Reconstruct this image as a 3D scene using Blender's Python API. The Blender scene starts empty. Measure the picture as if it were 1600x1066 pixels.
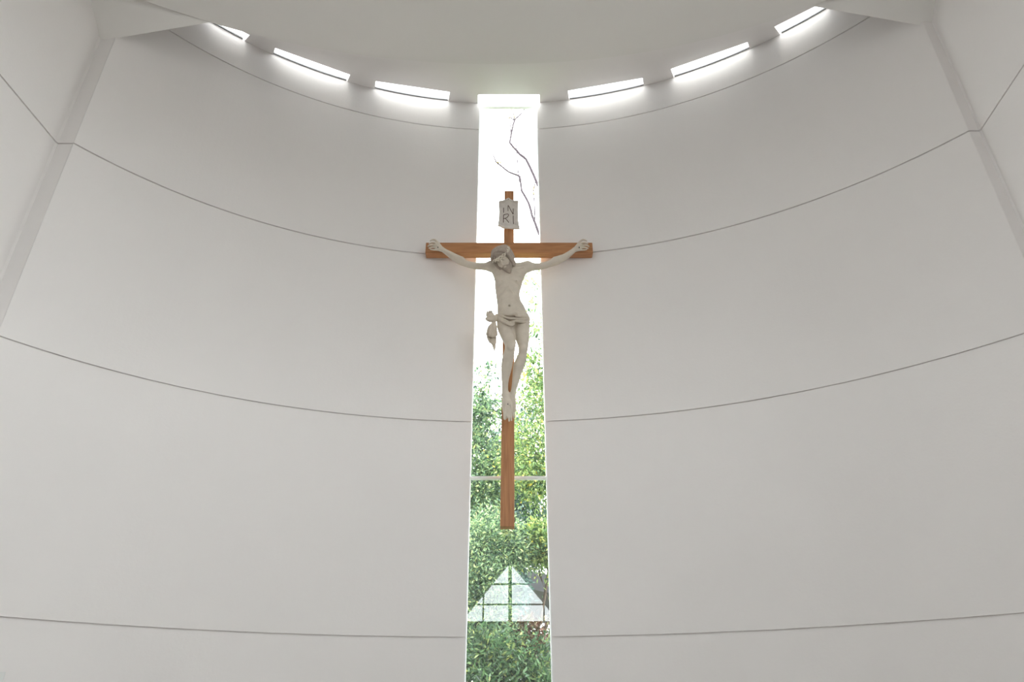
import bpy, math, random
import numpy as np
from mathutils import Vector, Matrix

sc = bpy.context.scene
COL = sc.collection
random.seed(7)
RNG = np.random.default_rng(11)

# ------------------------------------------------------------------ camera
FPX = 1108.0
TH, YAW, ROLL = 0.5029, 0.0057, -0.0034
CAM = np.array([0.0, 0.0, 1.6])
AF = np.array([math.sin(YAW)*math.cos(TH), math.cos(YAW)*math.cos(TH), math.sin(TH)])
_r = np.cross(AF, [0, 0, 1]); _r /= np.linalg.norm(_r); _u = np.cross(_r, AF)
AR = _r*math.cos(ROLL)+_u*math.sin(ROLL)
AU = -_r*math.sin(ROLL)+_u*math.cos(ROLL)
cam_d = bpy.data.cameras.new('camera'); cam = bpy.data.objects.new('camera', cam_d); COL.objects.link(cam)
cam_d.sensor_width = 36.0; cam_d.lens = FPX/1600*36.0; cam_d.clip_end = 300
cam.matrix_world = Matrix(((AR[0], AU[0], -AF[0], CAM[0]), (AR[1], AU[1], -AF[1], CAM[1]),
                           (AR[2], AU[2], -AF[2], CAM[2]), (0, 0, 0, 1)))
sc.camera = cam

# ------------------------------------------------------------------ view, world, light
sc.view_settings.view_transform = 'Standard'
sc.view_settings.look = 'None'
sc.view_settings.gamma = 1.0
sc.view_settings.use_curve_mapping = False
sc.view_settings.exposure = 0.47
try:
    sc.cycles.max_bounces = 14; sc.cycles.diffuse_bounces = 8; sc.cycles.glossy_bounces = 3
    sc.cycles.transparent_max_bounces = 24; sc.cycles.transmission_bounces = 4
    sc.cycles.use_denoising = True
    sc.cycles.caustics_reflective = False; sc.cycles.caustics_refractive = False
except Exception:
    pass
SKY = 8.5
w = bpy.data.worlds.new('overcast'); sc.world = w; w.use_nodes = True
nt = w.node_tree; nt.nodes.clear()
wo = nt.nodes.new('ShaderNodeOutputWorld'); bg = nt.nodes.new('ShaderNodeBackground')
bg.inputs[0].default_value = (0.985, 0.99, 1.0, 1); bg.inputs[1].default_value = SKY
wtc = nt.nodes.new('ShaderNodeTexCoord'); wsx = nt.nodes.new('ShaderNodeSeparateXYZ'); wcr = nt.nodes.new('ShaderNodeValToRGB')
wmr = nt.nodes.new('ShaderNodeMapRange'); wmr.inputs['From Min'].default_value = -.1; wmr.inputs['From Max'].default_value = .3
nt.links.new(wtc.outputs['Generated'], wsx.inputs[0]); nt.links.new(wsx.outputs['Z'], wmr.inputs['Value']); nt.links.new(wmr.outputs[0], wcr.inputs[0])
wcr.color_ramp.elements[0].position = .22; wcr.color_ramp.elements[0].color = (.19, .185, .175, 1)      # distant ground
wcr.color_ramp.elements[1].position = .30; wcr.color_ramp.elements[1].color = (.97, .98, 1, 1)           # overcast sky
nt.links.new(wcr.outputs[0], bg.inputs[0])
nt.links.new(bg.outputs[0], wo.inputs[0])
sl = bpy.data.lights.new('sun', 'SUN'); sl.energy = 2.0; sl.angle = math.radians(22); sl.color = (1, 0.95, 0.86)
so = bpy.data.objects.new('sun', sl); COL.objects.link(so)
so.rotation_euler = Vector((.10, .25, -.95)).to_track_quat('-Z', 'Y').to_euler()

def portal(loc, size, direction):
    l = bpy.data.lights.new('daylight_portal', 'AREA'); l.shape = 'RECTANGLE'; l.size, l.size_y = size
    l.cycles.is_portal = True
    o = bpy.data.objects.new('daylight_portal', l); COL.objects.link(o); o.location = loc
    o.rotation_euler = Vector(direction).to_track_quat('-Z', 'Y').to_euler()

# ------------------------------------------------------------------ helpers
def at(px, py, Y):
    d = AF+(px-800)/FPX*AR+(533-py)/FPX*AU
    return CAM+d*(Y-CAM[1])/d[1]
def ppm(P):                                   # pixels per metre at a point
    return FPX/float((np.array(P)-CAM) @ AF)

def tag(o, label=None, cat=None, group=None, kind=None):
    if label: o['label'] = label
    if cat: o['category'] = cat
    if group: o['group'] = group
    if kind: o['kind'] = kind
    return o
def empty(name, loc):
    o = bpy.data.objects.new(name, None); COL.objects.link(o); o.location = loc; o.empty_display_size = .1
    return o
def obj(name, verts, faces, mat, parent=None, smooth=False):
    me = bpy.data.meshes.new(name)
    me.from_pydata([tuple(map(float, v)) for v in verts], [], [tuple(int(i) for i in f) for f in faces])
    me.validate(); me.update()
    o = bpy.data.objects.new(name, me); COL.objects.link(o)
    if mat: me.materials.append(mat)
    if smooth: me.polygons.foreach_set('use_smooth', [True]*len(me.polygons))
    if parent:
        o.parent = parent
        o.matrix_parent_inverse = Matrix.Translation(-parent.location) if parent.type == 'EMPTY' else Matrix.Identity(4)
    return o
class MB:
    def __init__(s): s.v = []; s.f = []
    def add(s, v, f):
        n = len(s.v); s.v += [tuple(map(float, q)) for q in v]; s.f += [tuple(i+n for i in q) for q in f]
    def box(s, a, b):
        x0, y0, z0 = a; x1, y1, z1 = b
        s.add([(x0, y0, z0), (x1, y0, z0), (x1, y1, z0), (x0, y1, z0), (x0, y0, z1), (x1, y0, z1), (x1, y1, z1), (x0, y1, z1)],
              [(0, 3, 2, 1), (4, 5, 6, 7), (0, 1, 5, 4), (1, 2, 6, 5), (2, 3, 7, 6), (3, 0, 4, 7)])
    def prism(s, poly, z0, z1):               # plan polygon extruded upward
        n = len(poly)
        s.add([(x, y, z0) for x, y in poly]+[(x, y, z1) for x, y in poly],
              [tuple(range(n))[::-1], tuple(range(n, 2*n))]+[(i, (i+1) % n, n+(i+1) % n, n+i) for i in range(n)])
    def prism_y(s, poly, y0, y1):             # x-z polygon extruded along y
        n = len(poly)
        s.add([(x, y0, z) for x, z in poly]+[(x, y1, z) for x, z in poly],
              [tuple(range(n)), tuple(range(n, 2*n))[::-1]]+[(i, n+i, n+(i+1) % n, (i+1) % n) for i in range(n)])
    def tube(s, pts, rad, n=6):
        pts = [np.array(p, float) for p in pts]; m = len(pts)
        rad = [rad]*m if np.isscalar(rad) else rad
        ref = np.array([.31, .77, .55]); base = len(s.v); V = []; Fc = []
        for i, p in enumerate(pts):
            t = pts[min(i+1, m-1)]-pts[max(i-1, 0)]; t = t/(np.linalg.norm(t)+1e-9)
            a = np.cross(t, ref); a /= np.linalg.norm(a)+1e-9; b = np.cross(t, a)
            for k in range(n):
                c = 2*math.pi*k/n; V.append(p+rad[i]*(a*math.cos(c)+b*math.sin(c)))
        for i in range(m-1):
            for k in range(n):
                Fc.append((i*n+k, i*n+(k+1) % n, (i+1)*n+(k+1) % n, (i+1)*n+k))
        Fc.append(tuple(range(n))[::-1]); Fc.append(tuple((m-1)*n+k for k in range(n)))
        s.add(V, Fc)
    def build(s, name, mat, parent=None, smooth=False, bevel=0, seg=2):
        o = obj(name, s.v, s.f, mat, parent, smooth)
        if bevel:
            m = o.modifiers.new('bevel', 'BEVEL'); m.width = bevel; m.segments = seg; m.limit_method = 'ANGLE'; m.harden_normals = False
        return o

# ------------------------------------------------------------------ materials
def mat(name):
    m = bpy.data.materials.new(name); m.use_nodes = True
    t = m.node_tree; return m, t, t.nodes['Principled BSDF']
def plain(name, col, rough=.6, var=0.03, scale=3.0, bump=0.0, bscale=60, spec=.3, metal=0.0):
    m, t, b = mat(name)
    b.inputs['Roughness'].default_value = rough; b.inputs['Specular IOR Level'].default_value = spec
    b.inputs['Metallic'].default_value = metal
    tc = t.nodes.new('ShaderNodeTexCoord'); no = t.nodes.new('ShaderNodeTexNoise'); no.inputs['Scale'].default_value = scale
    no.inputs['Detail'].default_value = 4
    cr = t.nodes.new('ShaderNodeValToRGB')
    cr.color_ramp.elements[0].position = .3; cr.color_ramp.elements[1].position = .7
    cr.color_ramp.elements[0].color = (*[c*(1-var) for c in col], 1); cr.color_ramp.elements[1].color = (*[min(1, c*(1+var)) for c in col], 1)
    t.links.new(tc.outputs['Object'], no.inputs['Vector']); t.links.new(no.outputs['Fac'], cr.inputs['Fac']); t.links.new(cr.outputs['Color'], b.inputs['Base Color'])
    if bump:
        n2 = t.nodes.new('ShaderNodeTexNoise'); n2.inputs['Scale'].default_value = bscale; n2.inputs['Detail'].default_value = 5
        bp = t.nodes.new('ShaderNodeBump'); bp.inputs['Strength'].default_value = bump; bp.inputs['Distance'].default_value = .01
        t.links.new(tc.outputs['Object'], n2.inputs['Vector']); t.links.new(n2.outputs['Fac'], bp.inputs['Height']); t.links.new(bp.outputs['Normal'], b.inputs['Normal'])
    return m
M_WALL = plain('white_plaster', (.80, .778, .770), .9, .012, .9, .08, 40, .1)
M_CEIL = plain('ceiling_plaster', (.77, .755, .735), .9, .01, 1.2, .05, 40, .1)
M_FRAME = plain('white_aluminium', (.82, .84, .85), .4, .01)
M_DARKFRAME = plain('dark_mullion', (.05, .055, .05), .5, .05)
M_FLOOR = plain('stone_floor', (.38, .36, .345), .5, .12, 1.5)
M_STONE = plain('carved_stone', (.64, .575, .49), .7, .05, 14, .25, 90, .25)
M_CLOTH = plain('carved_stone_cloth', (.60, .53, .445), .75, .07, 16, .25, 90, .2)
M_HAIR = plain('carved_stone_hair', (.43, .365, .31), .8, .12, 30, .5, 120, .15)
M_THORN = plain('pale_thorn', (.76, .70, .60), .7, .08, 40)
M_PLAQUE = plain('plaque_stone', (.70, .655, .61), .7, .07, 22, .3, 60, .2)
M_LETTER = plain('engraved_brown', (.12, .075, .06), .8, .1)
M_NAIL = plain('iron_nail', (.03, .028, .028), .5, .1)
M_ROOFM = plain('grey_roof', (.05, .05, .055), .7, .1, 8)
M_HOUSE = plain('house_render', (.22, .23, .23), .8, .05, 2)
M_GROUND = plain('garden_soil', (.12, .14, .06), .95, .3, 2)
M_BARK = plain('bark', (.10, .075, .06), .9, .25, 20, .4, 40)
M_TWIG = plain('twig_bark', (.035, .026, .032), .9, .2, 20)
M_PETAL = plain('blossom', (.75, .6, .3), .8, .1, 20)
M_BOX = plain('white_panel_paint', (.72, .73, .72), .5, .02)
M_SEAL = plain('grey_sealant', (.22, .225, .23), .7, .05)

def wood(name, axis):
    m, t, b = mat(name)
    tc = t.nodes.new('ShaderNodeTexCoord'); mp = t.nodes.new('ShaderNodeMapping')
    mp.inputs['Scale'].default_value = (1.3, 16, 16) if axis == 'x' else (16, 16, 1.1)
    no = t.nodes.new('ShaderNodeTexNoise'); no.inputs['Scale'].default_value = 2.2; no.inputs['Detail'].default_value = 7; no.inputs['Distortion'].default_value = .7
    cr = t.nodes.new('ShaderNodeValToRGB'); e = cr.color_ramp.elements
    e[0].position = .28; e[0].color = (.33, .145, .06, 1); e[1].position = .75; e[1].color = (.54, .265, .12, 1)
    t.links.new(tc.outputs['Object'], mp.inputs['Vector']); t.links.new(mp.outputs['Vector'], no.inputs['Vector'])
    t.links.new(no.outputs['Fac'], cr.inputs['Fac']); t.links.new(cr.outputs['Color'], b.inputs['Base Color'])
    b.inputs['Roughness'].default_value = .45; b.inputs['Specular IOR Level'].default_value = .4
    bp = t.nodes.new('ShaderNodeBump'); bp.inputs['Strength'].default_value = .15; bp.inputs['Distance'].default_value = .004
    t.links.new(no.outputs['Fac'], bp.inputs['Height']); t.links.new(bp.outputs['Normal'], b.inputs['Normal'])
    return m
M_WOODX = wood('warm_oak_beam', 'x'); M_WOODZ = wood('warm_oak_post', 'z')

def glass(name, f):
    m = bpy.data.materials.new(name); m.use_nodes = True; t = m.node_tree; t.nodes.clear()
    o = t.nodes.new('ShaderNodeOutputMaterial'); mx = t.nodes.new('ShaderNodeMixShader')
    tr = t.nodes.new('ShaderNodeBsdfTransparent'); tr.inputs[0].default_value = (.93, .97, .95, 1)
    gl = t.nodes.new('ShaderNodeBsdfGlossy'); gl.inputs['Roughness'].default_value = .0; gl.inputs[0].default_value = (.93, .96, 1, 1)
    ge = t.nodes.new('ShaderNodeNewGeometry'); dp = t.nodes.new('ShaderNodeVectorMath'); dp.operation = 'DOT_PRODUCT'
    t.links.new(ge.outputs['Incoming'], dp.inputs[0]); t.links.new(ge.outputs['Normal'], dp.inputs[1])
    def mth(op, a, b=None, c=None):                # Schlick reflectance of both faces of a thin sheet
        n = t.nodes.new('ShaderNodeMath'); n.operation = op
        for i, v in enumerate((a, b, c)):
            if v is None: continue
            if hasattr(v, 'type') or hasattr(v, 'links'): t.links.new(v, n.inputs[i])
            else: n.inputs[i].default_value = v
        return n.outputs[0]
    ab = mth('ABSOLUTE', dp.outputs['Value']); om = mth('SUBTRACT', 1.0, ab); p5 = mth('POWER', om, 5.0)
    fr = mth('MULTIPLY_ADD', p5, .9, .06+f); fr = mth('MINIMUM', fr, 1.0)
    t.links.new(fr, mx.inputs[0])
    t.links.new(tr.outputs[0], mx.inputs[1]); t.links.new(gl.outputs[0], mx.inputs[2]); t.links.new(mx.outputs[0], o.inputs[0])
    return m
M_GLASS = glass('coated_glass', .008)
M_CLEAR = glass('clear_glass', .0)

def leafmat(name, stops, trans=.35):
    m = bpy.data.materials.new(name); m.use_nodes = True; t = m.node_tree; t.nodes.clear()
    o = t.nodes.new('ShaderNodeOutputMaterial'); g = t.nodes.new('ShaderNodeNewGeometry'); cr = t.nodes.new('ShaderNodeValToRGB')
    el = cr.color_ramp.elements
    el[0].position = stops[0][0]; el[0].color = (*stops[0][1], 1); el[1].position = stops[-1][0]; el[1].color = (*stops[-1][1], 1)
    for p, c in stops[1:-1]:
        q = el.new(p); q.color = (*c, 1)
    b = t.nodes.new('ShaderNodeBsdfPrincipled'); b.inputs['Roughness'].default_value = .42; b.inputs['Specular IOR Level'].default_value = .5
    tl = t.nodes.new('ShaderNodeBsdfTranslucent'); mx = t.nodes.new('ShaderNodeMixShader'); mx.inputs[0].default_value = trans
    t.links.new(g.outputs['Random Per Island'], cr.inputs[0]); t.links.new(cr.outputs[0], b.inputs['Base Color']); t.links.new(cr.outputs[0], tl.inputs[0])
    t.links.new(b.outputs[0], mx.inputs[1]); t.links.new(tl.outputs[0], mx.inputs[2]); t.links.new(mx.outputs[0], o.inputs[0])
    return m
L_DEEP = leafmat('deep_green_leaf', [(0, (.02, .05, .025)), (.45, (.06, .13, .06)), (.8, (.13, .24, .10)), (1, (.36, .40, .12))])
L_MID = leafmat('mid_green_leaf', [(0, (.015, .04, .03)), (.35, (.07, .15, .085)), (.7, (.25, .40, .20)), (.9, (.50, .62, .33)), (1, (.62, .66, .25))])
L_BRIGHT = leafmat('bright_green_leaf', [(0, (.02, .06, .03)), (.35, (.12, .23, .08)), (.75, (.36, .50, .16)), (.94, (.60, .66, .3)), (1, (.80, .62, .05))], .45)
L_BLUE = leafmat('bluish_leaf', [(0, (.02, .05, .05)), (.45, (.07, .15, .13)), (.85, (.18, .30, .25)), (1, (.35, .45, .38))], .3)
L_RED = leafmat('reddish_leaf', [(0, (.06, .03, .02)), (.5, (.20, .09, .06)), (1, (.24, .24, .12))], .3)

# ------------------------------------------------------------------ room shell
CC = [-.1466, -.9269, .3660, -.3524]
def rho(p): return .7*(10+sum(c*p**(k+1) for k, c in enumerate(CC)))
def cw(p): q = rho(p); return (q*math.sin(p), q*math.cos(p))      # plan point of the curved wall
JOINTS = [.23, 2.349, 4.468, 6.604, 8.697]
WTOP = 9.42
G = .008
def wall_profile(z0, z1, th=.25):
    pr = [(0, z0)]
    for j in JOINTS:
        if z0+.05 < j < z1-.05:
            pr += [(0, j-G), (.022, j-G), (.022, j+G), (0, j+G)]
    pr += [(0, z1), (th, z1), (th, z0)]
    return pr
def sweep(name, path, side, z0=0.0, z1=WTOP, mat=M_WALL):
    """path: plan points; side=+1: outside lies to the left of the walking direction"""
    P = [np.array(p, float) for p in path]; n = len(P); pr = wall_profile(z0, z1); k = len(pr); V = []; Fc = []
    for i in range(n):
        ds = []
        if i > 0: d = P[i]-P[i-1]; ds.append(d/np.linalg.norm(d))
        if i < n-1: d = P[i+1]-P[i]; ds.append(d/np.linalg.norm(d))
        ns = [np.array([-d[1], d[0]])*side for d in ds]
        nn = sum(ns)/len(ns); nn = nn/max(nn @ nn, .3)
        for off, z in pr:
            q = P[i]+nn*off; V.append((q[0], q[1], z))
    for i in range(n-1):
        for j in range(k):
            a, b = i*k+j, i*k+(j+1) % k; c, d = (i+1)*k+(j+1) % k, (i+1)*k+j
            Fc.append((a, b, c, d) if side > 0 else (d, c, b, a))
    Fc.append(tuple(range(k))); Fc.append(tuple((n-1)*k+j for j in range(k))[::-1])
    o = obj(name, V, Fc, mat); tag(o, kind='structure'); return o
NS = 70
sweep('wall_apse_left', [cw(-.0567+(-.689+.0567)*i/NS) for i in range(NS+1)]+[(-4.224, 5.117), (-4.364, 5.117), (-4.373, 5.09), (-4.411, 4.297), (-4.42, 2.5)], -1)
sweep('wall_apse_right', [cw(.0567+(.726-.0567)*i/NS) for i in range(NS+1)]+[(4.396, 4.942), (4.49, 4.942), (4.498, 4.92), (4.43, 4.175), (4.42, 2.5)], 1)

# nave shell behind the camera: side walls with unseen windows added for daylight, rear wall with a gable window
SW2 = {-1: [(-2.1, -4.6)], 1: [(1.6, -.9), (-2.1, -4.6)]}   # y ranges of the added side windows, fewer at left to dim the right wall
SZ = (4.3, 7.7)
for sx, nm in ((-1, 'left'), (1, 'right')):
    m = MB(); x0, x1 = sorted((sx*4.42, sx*4.67))
    for ya, yb in (((2.5, -2.1), (-4.6, -6.98)) if sx < 0 else ((2.5, 1.6), (-.9, -2.1), (-4.6, -6.98))): m.box((x0, yb, 0), (x1, ya, WTOP))
    for ya, yb in SW2[sx]:
        m.box((x0, yb, 0), (x1, ya, SZ[0])); m.box((x0, yb, SZ[1]), (x1, ya, WTOP))
    tag(m.build('wall_'+nm, M_WALL), kind='structure')
GX, GZ, GB, GH = .043, 5.9, 4.25, 1.41             # gable window: apex x,z, base z, half width
m = MB(); yb = -6.98
m.prism_y([(-4.67, 0), (4.67, 0), (4.67, GB), (-4.67, GB)], yb-.25, yb)
m.prism_y([(-4.67, GB), (GX-GH, GB), (GX, GZ), (GX, WTOP), (-4.67, WTOP)], yb-.25, yb)
m.prism_y([(GX+GH, GB), (4.67, GB), (4.67, WTOP), (GX, WTOP), (GX, GZ)], yb-.25, yb)
tag(m.build('wall_rear', M_WALL), kind='structure')
m = MB(); m.box((-4.9, -7.3, -.15), (4.9, 7.25, 0)); tag(m.build('floor', M_FLOOR), kind='structure')

# ceiling slab with a curved front edge
edge = [(-3.119, 4.923), (-2.868, 5.016), (-2.384, 5.183), (-1.374, 5.365), (-.672, 5.432), (.042, 5.448), (.754, 5.413), (1.449, 5.301), (2.112, 5.127), (2.789, 4.874), (3.136, 4.724)]
k_ = 6.76/6.53
ex = np.array([e[0] for e in edge])*k_; ey = np.array([e[1] for e in edge])*k_
pe = np.polyfit(ex, ey, 4)
xs = np.linspace(-4.41, 4.41, 90)
def ef(x):
    if abs(x) <= 3.25: return float(np.polyval(pe, x))
    s = math.copysign(3.25, x); y0 = float(np.polyval(pe, s)); dy = float(np.polyval(np.polyder(pe), s))
    return y0+dy*(x-s)-.06*(x-s)**2
CZ = 8.36
m = MB(); m.prism([(-4.41, -6.98)]+[(4.41, -6.98)]+[(x, ef(x)) for x in xs[::-1]], CZ, CZ+.14)
tag(m.build('ceiling', M_CEIL), kind='structure')
# sloping soffits at both sides of the chancel opening
for sx, A, D, nm in ((-1, (-4.20, 5.12, 8.135), (ex[0], ey[0], CZ+.003), 'left'), (1, (4.365, 4.97, 8.165), (ex[-1], ey[-1], CZ+.003), 'right')):
    A = np.array(A); D = np.array(D)
    A2 = A+(A-D)*(.34/abs(A[0]-D[0])); k = .85
    back = np.array([0, -1.2, 1.2*k]); up = np.array([0, 0, .12])
    q = [A2, D, D+back, A2+back]
    V = q+[p+up for p in q]
    tag(obj('trim_soffit_'+nm, V, [(0, 1, 2, 3), (7, 6, 5, 4), (0, 4, 5, 1), (1, 5, 6, 2), (2, 6, 7, 3), (3, 7, 4, 0)], M_CEIL), kind='structure')

# upper ceiling ring with skylight slots along the wall
ZR, ZT = 9.19, 9.31
slots = [(-.580, -.508, (-3.60, 5.62), (-3.215, 5.904)), (-.453, -.315, (-2.952, 6.092), (-2.086, 6.51)), (-.261, -.119, (-1.766, 6.615), (-.791, 6.797)),
         (-.060, .062, (-.411, 6.841), (.425, 6.839)), (.121, .266, (.804, 6.773), (1.782, 6.557)), (.325, .467, (2.127, 6.411), (3.012, 5.996)), (.525, .61, (3.278, 5.773), (3.76, 5.43))]
m = MB(); YB = 3.4
def strip(pa, pb, qa, qb):                     # from (pa,pb) front to y=YB
    m.prism([pa, pb, (pb[0], YB), (pa[0], YB)], ZR, ZT)
cuts = [-.78]+[v for s_ in slots for v in (s_[0], s_[1])]+[.80]
for i in range(0, len(cuts), 2):               # solid pieces touching the wall
    a, b = cuts[i], cuts[i+1]; nn = max(2, int((b-a)/.02))
    pts = [cw(a+(b-a)*j/nn) for j in range(nn+1)]
    if i > 0: pts[0] = pts[0]
    la = slots[i//2-1][3] if i > 0 else None; lb = slots[i//2][2] if i//2 < len(slots) else None
    poly = [(x*1.01, y*1.01) for x, y in pts]
    if lb: poly.append(lb); poly.append((lb[0]*.97, YB))
    else: poly.append((pts[-1][0], YB))
    if la: poly.append((la[0]*.97, YB)); poly.append(la)
    else: poly.append((pts[0][0], YB))
    m.prism(poly[::-1], ZR, ZT)
for a, b, ia, ib in slots:
    m.prism([ib, ia, (ia[0]*.97, YB), (ib[0]*.97, YB)][::-1], ZR, ZT)
m.box((-4.6, YB-.1, CZ+.14), (4.6, YB, ZT))
tag(m.build('ceiling_upper', M_WALL), kind='structure')
for n_, (a, b, ia, ib) in enumerate(slots):
    root = empty('window_%d' % (n_+2), ((ia[0]+ib[0])/2, (ia[1]+ib[1])/2, ZT)); tag(root, kind='structure')
    wa, wb = cw(a), cw(b)
    o_ = lambda p, s: (p[0]*s, p[1]*s)
    f = MB()
    cv = [cw(a+(b-a)*j/12) for j in range(13)]
    if n_ != 3:
        f.prism([o_(c, .9975) for c in cv]+[o_(c, 1.0) for c in cv[::-1]], 9.198, 9.220); f.build('window_frame', M_SEAL, root)
    g = MB(); g.add([(x, y, ZT+.06) for x, y in (o_(ia, .98), o_(ib, .98), o_(wb, 1.03), o_(wa, 1.03))], [(0, 1, 2, 3)]); g.build('pane', M_CLEAR, root)
    c_ = ((ia[0]+ib[0]+wa[0]+wb[0])/4, (ia[1]+ib[1]+wa[1]+wb[1])/4)

# the tall window
GY = 7.06
root = empty('window_1', (0, GY, .3)); tag(root, kind='structure')
f = MB()
f.box((-.46, 7.04, .3), (-.388, 7.10, 9.19)); f.box((.386, 7.04, .3), (.46, 7.10, 9.19))
f.box((-.388, 7.03, 9.165), (.386, 7.08, 9.185)); f.box((-.388, 7.03, .3), (.386, 7.11, .34))
f.build('window_frame', M_FRAME, root, bevel=.003)
f = MB(); f.box((-.388, 7.035, 3.865), (.386, 7.10, 3.89)); f.build('transom', M_FRAME, root, bevel=.003)
g = MB(); g.add([(-.388, GY, .34), (.386, GY, .34), (.386, GY, 9.155), (-.388, GY, 9.155)], [(0, 1, 2, 3)]); g.build('pane', M_GLASS, root)
m = MB(); m.box((-.42, 6.99, 0), (.42, 7.24, .3)); tag(m.build('wall_sill', M_WALL), kind='structure')

# nave windows: unseen side ones added to light the room, and the gable
n_ = 9
for sx in (-1, 1):
    for ya, yb2 in SW2[sx]:
        root = empty('window_%d' % n_, (sx*4.54, (ya+yb2)/2, SZ[0])); tag(root, kind='structure'); n_ += 1
        f = MB(); x0, x1 = sx*4.54-.03, sx*4.54+.03
        for y in np.linspace(yb2, ya, 4): f.box((x0, y-.025, SZ[0]), (x1, y+.025, SZ[1]))
        for z in (SZ[0]+.025, 6.0, SZ[1]-.025): f.box((x0, yb2, z-.025), (x1, ya, z+.025))
        f.build('window_frame', M_FRAME, root)
        g = MB(); g.add([(sx*4.54, yb2, SZ[0]), (sx*4.54, ya, SZ[0]), (sx*4.54, ya, SZ[1]), (sx*4.54, yb2, SZ[1])], [(0, 1, 2, 3)]); g.build('pane', M_CLEAR, root)
        portal((sx*4.40, (ya+yb2)/2, (SZ[0]+SZ[1])/2), (SZ[1]-SZ[0], ya-yb2), (-sx, 0, 0))
root = empty('window_%d' % n_, (GX, -7.08, GB)); tag(root, kind='structure')
f = MB(); y0, y1 = -7.12, -7.04
def gz(x): return GZ-(GZ-GB)*abs(x-GX)/GH
def gx(z): return GH*(GZ-z)/(GZ-GB)
for z in (5.294, 4.739, GB+.02): f.box((GX-gx(z), y0, z-.018), (GX+gx(z), y1, z+.018))
f.box((GX-.05, y0, GB), (GX+.05, y1, gz(GX+.05)))
for x in (-.715, .995): f.box((x-.02, y0, GB), (x+.02, y1, gz(x)))
f.build('window_frame', M_DARKFRAME, root)
g = MB(); g.add([(GX-GH, -7.08, GB), (GX+GH, -7.08, GB), (GX, -7.08, GZ)], [(0, 1, 2)]); g.build('pane', M_CLEAR, root)
portal((GX, -6.9, (GB+GZ)/2), (2*GH, GZ-GB), (0, 1, 0))
portal((0, 6.95, 4.75), (.78, 8.8), (0, -1, 0))
for a, b, ia, ib in slots:
    wa, wb = cw(a), cw(b)
    c_ = Vector(((ia[0]+ib[0]+wa[0]+wb[0])/4, (ia[1]+ib[1]+wa[1]+wb[1])/4, ZT+.04))
    l = bpy.data.lights.new('daylight_portal', 'AREA'); l.shape = 'RECTANGLE'; l.cycles.is_portal = True
    l.size = math.hypot(ib[0]-ia[0], ib[1]-ia[1]); l.size_y = .17
    o = bpy.data.objects.new('daylight_portal', l); COL.objects.link(o); o.location = c_
    o.rotation_euler = (0, 0, math.atan2(ib[1]-ia[1], ib[0]-ia[0]))

# small wall panel at the lower left edge of the view
p_ = -.575; q = cw(p_); tn = Vector((q[0]-cw(p_+.01)[0], q[1]-cw(p_+.01)[1], 0)).normalized(); nr = Vector((tn.y, -tn.x, 0))
if nr.dot(Vector((-q[0], -q[1], 0))) < 0: nr = -nr
a0 = Vector((-3.665, 5.695, 0)); 
m = MB(); b_ = []
for s_, d_ in ((0, -.004), (.34, -.004), (.34, .045), (0, .045)):
    v = a0+tn*s_+nr*d_; b_.append((v.x, v.y))
m.prism(b_, 1.55, 1.985)
pan = m.build('wall_panel', M_BOX, None, bevel=.004); tag(pan, 'small flat white box on the curved wall at its lower left', 'panel')


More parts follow.
